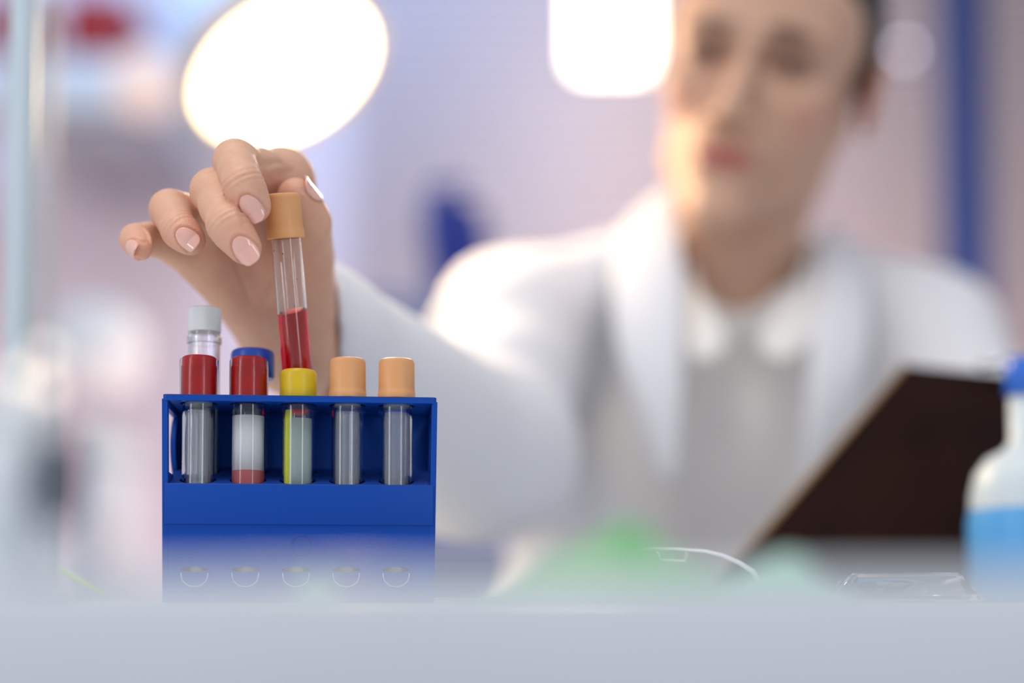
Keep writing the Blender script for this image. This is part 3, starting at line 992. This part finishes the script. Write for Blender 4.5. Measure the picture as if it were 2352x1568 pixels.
# ------------------------------------------------------------------ wash bottle (right edge)
bp = P(2372, 1400, .86); bp.z = 0
wb = thing('wash_bottle', 'white and blue plastic bottle with blue screw cap at the right edge', 'bottle', bp)
def zz(y): return P(0, y, .86).z
R0 = .0335
bm = bmesh.new(); lathe(bm, [(0, .0005), (R0 - .003, .0005), (R0, .003), (R0 + .001, zz(1200)), (R0 * .98, zz(1170))], 48)
from_bm('blue_lower_body', bm, mat('sky_blue_plastic', (.10, .38, .75), .35), wb)
bm = bmesh.new(); lathe(bm, [(R0 * .98, zz(1170)), (R0 * .96, zz(1130)), (R0 * .88, zz(1085)), (R0 * .70, zz(1050)), (R0 * .42, zz(1030)), (.0110, zz(1010)), (.0110, zz(900)), (0, zz(900))], 48)
from_bm('shoulder_and_neck', bm, mat('milky_plastic', (.62, .70, .74), .4, sss=.3, sss_s=.01, sss_r=(1, 1, 1)), wb)
bm = bmesh.new(); lathe(bm, [(0, zz(818)), (.0115, zz(818)), (.0130, zz(826)), (.0132, zz(900)), (.0110, zz(905)), (0, zz(905))], 48, ribs=(zz(899), zz(828), 0, .0003))
from_bm('screw_cap', bm, mat('royal_blue_plastic', (.03, .15, .62), .3), wb)

# ------------------------------------------------------------------ small things on the table
# green crumpled cloth, nearer than the rack
def heap(name, label, cat, cx, cy, rx, ry, hgt, m, seed, peaks):
    o = thing(name, label, cat, (cx, cy, 0))
    n = 40
    bm = bmesh.new()
    rs_ = np.random.RandomState(seed)
    ph = rs_.rand(6) * 6.28
    grid = []
    for i in range(n + 1):
        row = []
        for j in range(n + 1):
            u = -1 + 2 * i / n; v = -1 + 2 * j / n
            env = max(0., 1 - (u * u + v * v)) ** .6
            hh = 0
            for (pu, pv, pw_, ph_) in peaks: hh += ph_ * math.exp(-((u - pu) ** 2 + (v - pv) ** 2) / pw_ ** 2)
            hh *= (1 + .18 * math.sin(9 * u + ph[0] + 3 * math.sin(5 * v + ph[1])) + .12 * math.sin(14 * v + ph[2] + 4 * u))
            s = 1 + .12 * math.sin(4 * math.atan2(v, u) + ph[3])
            # square to disc
            uu = u * math.sqrt(1 - v * v / 2); vv = v * math.sqrt(1 - u * u / 2)
            row.append(bm.verts.new((uu * rx * s, vv * ry * s, .0008 + hgt * hh * env)))
        grid.append(row)
    for i in range(n):
        for j in range(n): bm.faces.new((grid[i][j], grid[i + 1][j], grid[i + 1][j + 1], grid[i][j + 1]))
    c = from_bm('cloth', bm, m, o)
    sm = c.modifiers.new('t', 'SOLIDIFY'); sm.thickness = .0006
    return o
M_GREEN = mat('green_nonwoven', (.20, .50, .22), .8)
M_MINT = mat('mint_nonwoven', (.30, .60, .44), .8)
g = P(1420, 1300, .43)
heap('crumpled_cloth', 'crumpled green cloth with a peak, blurred in front of the person', 'cloth', g.x, .43, .042, .030, .0122, M_GREEN, 3, [(.0, 0, .42, .95), (-.4, .1, .4, .35), (.5, 0, .4, .35)])
g = P(1790, 1330, .43)
heap('crumpled_cloth', 'low mint green cloth mound between green peak and clear dish', 'cloth', g.x, .43, .024, .022, .0085, M_MINT, 5, [(0, 0, .7, .9)])
g = P(725, 1340, .42)
heap('crumpled_cloth', 'tiny mint green scrap in front of the lower rack', 'cloth', g.x, .42, .007, .008, .005, M_MINT, 8, [(0, 0, .7, 1.)])

# white strap with a wire buckle, lying on the table in focus
sp = thing('goggle_strap', 'thin white elastic strap with a wire buckle behind green cloth', 'strap', (xat(1600, .70), .70, 0))
s0 = Vector(sp.location)
bm = bmesh.new()
pts = [P(1440, 1268, .715), P(1500, 1262, .71), P(1560, 1262, .705), P(1620, 1266, .70), P(1660, 1276, .70), P(1700, 1294, .70), P(1730, 1314, .70), P(1770, 1385, .70)]
sweep(bm, [p - s0 for p in pts], [.0006, .0008, .001, .0012, .0015, .0017, .0019, .0019], 8, flat=.6)
from_bm('strap_band', bm, mat('white_elastic', (.82, .83, .85), .5), sp)
bm = bmesh.new()
pts = [P(1508, 1268, .705), P(1516, 1288, .705), P(1572, 1290, .705), P(1577, 1272, .705), P(1574, 1268, .705)]
sweep(bm, [p - s0 for p in pts], .00055, 8)
from_bm('wire_buckle', bm, MATS['white_elastic'], sp)

# clear plastic tray
def frustum(bm, w0, d0, w1, d1, z0, z1):
    a = [bm.verts.new((sx * w0, sy * d0, z0)) for sx, sy in ((-1, -1), (1, -1), (1, 1), (-1, 1))]
    b = [bm.verts.new((sx * w1, sy * d1, z1)) for sx, sy in ((-1, -1), (1, -1), (1, 1), (-1, 1))]
    for i in range(4): bm.faces.new((a[i], a[(i + 1) % 4], b[(i + 1) % 4], b[i]))
    bm.faces.new(b)
    return a
tp = P(2080, 1360, .665)
tr = thing('plastic_dish', 'clear upturned plastic dish lying on the table at lower right', 'dish', (tp.x, .672, 0))
bm = bmesh.new(); frustum(bm, .0285, .018, .0225, .013, .0035, .0128)
bmesh.ops.bevel(bm, geom=list(bm.edges), offset=.0012, segments=3, affect='EDGES')
o = from_bm('dish', bm, mat('thin_clear_plastic', (.95, .97, 1), .06, trans=1, ior=1.4), tr); m_ = o.modifiers.new('t', 'SOLIDIFY'); m_.thickness = .0006
bm = bmesh.new(); box(bm, (-.030, -.0195, .0004), (.030, .0195, .0038), .0008)
from_bm('rim', bm, MATS['thin_clear_plastic'], tr)

# glass slides beside the rack
for i, (px, dy, yaw, lab) in enumerate(((1075, .76, 8, 'clear glass slide lying beside the rack, lower of two'), (1062, .765, -6, 'clear glass slide lying on another slide beside the rack'))):
    q = thing('glass_slide', lab, 'glass slide', (xat(px, dy), dy, .0002 + i * .0014), R(yaw))
    bm = bmesh.new(); box(bm, (-.019, -.012, 0), (.019, .012, .0011), .0001)
    from_bm('pane', bm, M_GLASS, q)

# ------------------------------------------------------------------ lamps
def lamp_disc(center, normal, rad):
    L = thing('desk_lamp', 'round magnifier lamp head shining warm white above the hand', 'lamp', center)
    L.rotation_mode = 'QUATERNION'; L.rotation_quaternion = Vector(normal).to_track_quat('Z', 'Y')
    bm = bmesh.new(); lathe(bm, [(0, -.002), (rad * .96, -.002), (rad * .96, .001), (0, .003)], 72)
    from_bm('diffuser', bm, mat('lamp_diffuser', (1, .95, .85), .5, emit=(1, .80, .40), estr=6.5), L)
    bm = bmesh.new(); lathe(bm, [(rad * .97, .004), (rad * 1.06, .004), (rad * 1.10, 0), (rad * 1.08, -.018), (rad * .8, -.03), (0, -.034), (0, -.030), (rad * .78, -.026), (rad * .97, -.006)], 72)
    from_bm('housing', bm, mat('lamp_housing_enamel', (.62, .56, .55), .4), L)
    return L
LC = P(655, 160, 1.30)
_v = (CAM - LC).normalized()
_q = (P(705, 247, 1.30) - LC).normalized()          # the head tips down and to the right
nl = (_v * math.cos(R(64)) + _q * math.sin(R(64))).normalized()
LR = .082
lamp = lamp_disc(LC, nl, LR)
# arm of the lamp goes up and back out of the picture
bm = bmesh.new()
Rq = lamp.rotation_quaternion.to_matrix().inverted()
a_ = [Vector((0, 0, -.03)), Rq @ Vector((-.02, .10, .10)), Rq @ Vector((-.05, .35, .55))]
sweep(bm, a_, .007, 12)
from_bm('arm', bm, MATS['lamp_housing_enamel'], lamp)
al = area('lamp_glow', LC + nl * .02, LC + nl, LR * 1.8, 3, (1.0, .74, .45), shape='DISK')

L2 = thing('wall_lamp', 'bright rectangular glowing lamp beside the face of the person', 'lamp', P(1402, 66, 2.5))
bm = bmesh.new()
hw2 = .058; 
box(bm, (-hw2, -.04, -.062), (hw2 * 1.05, .04, .16), .02, 4)
from_bm('shade', bm, mat('glowing_shade', (1, .95, .88), .5, emit=(1, .86, .66), estr=7.0), L2)
bm = bmesh.new()
sweep(bm, [(0, 0, .15), (0, .05, .30), (0, .36, .32)], .008, 10)
from_bm('bracket', bm, M_METAL, L2)
area('wall_lamp_glow', P(1300, 60, 2.35), (0.16, 1.2, .25), .2, 4.5, (1, .82, .62))

# ------------------------------------------------------------------ blurred background things
# navy column right
bm = bmesh.new()
cx = xat(2245, 2.2)
box(bm, (cx - .030, 2.2, -.80), (cx + .030, 2.26, 1.5), .004)
tag(from_bm('column', bm, mat('navy_paint', (.012, .035, .16), .5)), 'dark navy blue upright post near the right edge', 'post')
# dark shorter blind bead at upper wall: blue bottle on a shelf
bb = thing('blue_bottle', 'dark blue bottle far behind the shoulder', 'bottle', (xat(1068, 2.0), 2.0, zat(700, 2.0)), R(0))
bm = bmesh.new()
z1_ = zat(455, 2.0) - bb.location.z
lathe(bm, [(0, 0), (.038, 0), (.042, .004), (.042, z1_ - .02), (.040, z1_ - .006), (.034, z1_), (.026, z1_ + .004), (.026, z1_ + .010), (0, z1_ + .010)], 40, mtx=Matrix.Rotation(R(-8), 4, 'Y'))
from_bm('bottle_body', bm, mat('cobalt_plastic', (.008, .03, .28), .4), bb)
bm = bmesh.new(); lathe(bm, [(0, z1_ + .010), (.028, z1_ + .010), (.028, z1_ + .022), (0, z1_ + .022)], 24, mtx=Matrix.Rotation(R(-8), 4, 'Y'))
from_bm('bottle_cap', bm, MATS['cobalt_plastic'], bb)
# shelf cabinet behind the person carrying it
sc_ = bmesh.new(); box(sc_, (xat(850, 2.0), 1.9, -.80), (xat(1700, 2.0), 2.15, bb.location.z - .0005), .004)
tag(from_bm('side_cabinet', sc_, mat('blue_grey_laminate', (.20, .24, .42), .5)), 'blue-grey cabinet behind the person carrying a blue bottle', 'cabinet')
# navy chair behind person
ch = thing('lab_stool', 'navy blue stool backrest just right of the rack behind the arm', 'stool', (.02, 1.48, -.80))
bm = bmesh.new(); box(bm, (-.14, -.02, .62), (.16, .01, .86), .02, 4); from_bm('backrest', bm, MATS['navy_paint'], ch)
bm = bmesh.new(); box(bm, (-.12, -.04, .40), (.30, .34, .46), .02, 4); from_bm('seat', bm, MATS['navy_paint'], ch)
bm = bmesh.new(); sweep(bm, [(.09, .15, .05), (.09, .15, .40)], .025, 16); from_bm('pedestal', bm, M_METAL, ch)
bm = bmesh.new(); sweep(bm, [(.0, .005, .44), (0, .012, .70)], .012, 12); from_bm('back_support', bm, M_METAL, ch)
bm = bmesh.new(); lathe(bm, [(0, 0), (.20, 0), (.20, .015), (.03, .05), (0, .05)], 40, mtx=Matrix.Translation((.09, .15, 0))); from_bm('base', bm, M_METAL, ch)

# pale upright post at far left, thinner one beside it
for (x0, x1, d, m_, lab) in ((2, 66, .84, mat('pale_blue_enamel', (.50, .60, .66), .35), 'thick pale blue-grey upright pole at the left edge'),
                             (80, 112, 1.05, mat('pale_grey_enamel', (.40, .41, .45), .4), 'thin pale grey upright pole beside the thick left pole')):
    q = thing('upright_pole', lab, 'pole', (xat((x0 + x1) / 2, d), d, 0))
    rr = (x1 - x0) / 2 / F_PX * d
    bm = bmesh.new(); lathe(bm, [(0, .008), (rr, .008), (rr, .42), (0, .42)], 32); from_bm('pole_shaft', bm, m_, q, sharp=35)
    bm = bmesh.new(); lathe(bm, [(0, 0), (.03, 0), (.03, .006), (rr * 1.3, .010), (0, .010)], 32); from_bm('foot', bm, m_, q, sharp=35)

# white wall cupboard with a red box
sh = thing('wall_cabinet', 'white wall cabinet behind the left pole under a red box', 'cabinet', (xat(200, 2.5), 2.5, zat(235, 2.5)))
bm = bmesh.new(); box(bm, (xat(60, 2.5) - sh.location.x, 0, 0), (xat(350, 2.5) - sh.location.x, .44, zat(105, 2.5) - zat(235, 2.5)), .006)
from_bm('cabinet_body', bm, mat('white_enamel', (.60, .66, .70), .4), sh)
bm = bmesh.new(); box(bm, (xat(60, 2.5) - sh.location.x, .02, -.045), (xat(330, 2.5) - sh.location.x, .40, -.0005), .003)
from_bm('under_shelf', bm, mat('dark_grey_enamel', (.36, .36, .42), .5), sh)
bm = bmesh.new(); box(bm, (xat(112, 2.5), 2.52, zat(104, 2.5)), (xat(265, 2.5), 2.74, zat(-60, 2.5)), .004)
tag(from_bm('red_box', bm, mat('red_card', (.27, .002, .003), .5)), 'dark red box standing on the white wall cabinet at upper left', 'box')
bm = bmesh.new(); box(bm, (xat(-60, 2.5), 2.52, zat(104, 2.5)), (xat(12, 2.5), 2.74, zat(-60, 2.5)), .004)
tag(from_bm('red_box', bm, MATS['red_card']), 'red box cut off by the left edge of the photo', 'box')
bm = bmesh.new(); box(bm, (xat(-80, 2.5), 2.5, zat(235, 2.5)), (xat(59, 2.5), 2.94, zat(105, 2.5)), .006)
tag(from_bm('wall_cabinet', bm, MATS['white_enamel']), 'pale cabinet front behind the thick pole at the left edge', 'cabinet')
# tall pale cabinet panel beside the lamp
bm = bmesh.new(); box(bm, (xat(372, 2.75), 2.75, zat(150, 2.75)), (xat(520, 2.75), 2.94, zat(-200, 2.75)), .004)
tag(from_bm('tall_cabinet', bm, mat('silver_grey_enamel', (.50, .54, .62), .4)), 'pale grey cabinet just left of the round glowing lamp', 'cabinet')
# pale pink glowing globe, added in place of a blurred reflection
q = thing('reflection_globe', 'pale pink globe standing for a reflection between the white cabinet and the round lamp', 'lamp', P(335, 195, 2.3))
bm = bmesh.new(); bmesh.ops.create_uvsphere(bm, u_segments=32, v_segments=20, radius=.050)
from_bm('globe', bm, mat('pink_reflection_glow', (.8, .66, .62), .3, emit=(1, .80, .70), estr=.3), q)
bm = bmesh.new(); sweep(bm, [(0, 0, .034), (0, .02, .30)], .004, 10); from_bm('stem', bm, M_METAL, q)

# foreground left: jars and added glowing balls for highlights
def jar(cx_, d, wpx, ytop, m, lab, name='plastic_jar', cat='jar', lid=None):
    r_ = wpx / 2 / F_PX * d
    o = thing(name, lab, cat, (xat(cx_, d), d, 0))
    h_ = zat(ytop, d)
    bm = bmesh.new()
    lathe(bm, [(0, .0004), (r_ * .9, .0004), (r_, .002), (r_, h_ * .62), (r_ * .93, h_ * .74), (r_ * .72, h_ * .82), (r_ * .70, h_ * .86), (0, h_ * .86)], 40)
    from_bm('jar_body', bm, m, o)
    bm = bmesh.new()
    lathe(bm, [(0, h_ * .86), (r_ * .78, h_ * .86), (r_ * .8, h_ * .88), (r_ * .8, h_ * .98), (r_ * .7, h_), (0, h_)], 40)
    from_bm('lid', bm, lid or m, o)
    return o
M_PJ = mat('translucent_white_plastic', (.70, .76, .80), .3, sss=.3, sss_s=.01, sss_r=(1, 1, 1))
j1 = jar(45, .40, 200, 905, M_PJ, 'blurred milky white jar standing at the left edge in front')
jk = thing('black_knob', 'small dark knob beside the milky white jar at left', 'knob', P(130, 1095, .372))
bm = bmesh.new(); box(bm, (-.0045, -.006, -.011), (.0045, .006, .010), .003, 3)
from_bm('knob_grip', bm, mat('dark_slate_plastic', (.015, .03, .06), .35), jk)
bm = bmesh.new(); sweep(bm, [(0, 0, -.010), (.001, .004, -(P(130, 1095, .372).z))], .002, 10); from_bm('knob_stem', bm, M_METAL, jk)
jar(245, 1.6, 190, 1010, mat('lilac_white_plastic', (.66, .68, .78), .5), 'white tub far behind, left of the rack low down', lid=M_PJ)
# white dome lamp head far left
dm = thing('dome_lamp', 'white dome lamp head blurred between left pole and rack', 'lamp', P(225, 790, 1.9))
bm = bmesh.new(); lathe(bm, [(0, .052), (.03, .048), (.052, .028), (.062, 0), (.062, -.028), (.055, -.05), (0, -.05)], 40, mtx=Matrix.Rotation(R(12), 4, 'Y'))
from_bm('dome', bm, mat('soft_white_enamel', (.72, .77, .82), .4), dm)
bm = bmesh.new(); sweep(bm, [(0, .02, -.04), (.0, .05, -.5), (0, .05, -.8 - dm.location.z)], .010, 12); from_bm('stand', bm, MATS['soft_white_enamel'], dm)

def glint(x, y, d, r, col, s, lab, back=False):  # added glowing ball that stands for a blurred highlight
    o = thing('added_glint', lab, 'added bulb', P(x, y, d))
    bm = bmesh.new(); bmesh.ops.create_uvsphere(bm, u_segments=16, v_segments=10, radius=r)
    from_bm('glint_ball', bm, mat('glint_%g_%g' % (round(s, 1), col[2]), (1, 1, 1), .3, emit=col, estr=s), o)
    bm = bmesh.new(); sweep(bm, [(0, r * .8, 0), (0, .030, 0)] if back else [(0, 0, -r * .8), (0, .003, -(o.location.z if d < 1 else r * 2.4))], r * .5, 10); from_bm('glint_stem', bm, M_METAL, o)
glint(105, 812, .385, .0022, (1, .88, .72), 1.2, 'small warm bulb added for a lamp highlight, topmost at left')
glint(38, 868, .385, .0024, (1, .74, .50), 1.4, 'small warm bulb added for a lamp highlight at the left edge')
glint(108, 888, .385, .0022, (1, .74, .50), 1.4, 'small warm bulb added for a lamp highlight, nearest the rack')
glint(2078, 115, 2.83, .008, (.75, .75, 1), 3.5, 'faint pale bulb added for a far reflection beside the ear', True)

# tiny yellow-green pipette tip on the table, left
yt = P(165, 1300, .60)
q = thing('pipette_tip', 'tiny yellow-green pipette tip on the table left of the rack', 'pipette tip', (yt.x, .60, 0))
bm = bmesh.new(); sweep(bm, [(-.004, 0, .0122), (.0, 0, .0102), (.014, .004, .0020)], [.0014, .0012, .0004], 12)
from_bm('tip', bm, mat('lime_plastic', (.55, .75, .10), .4), q)
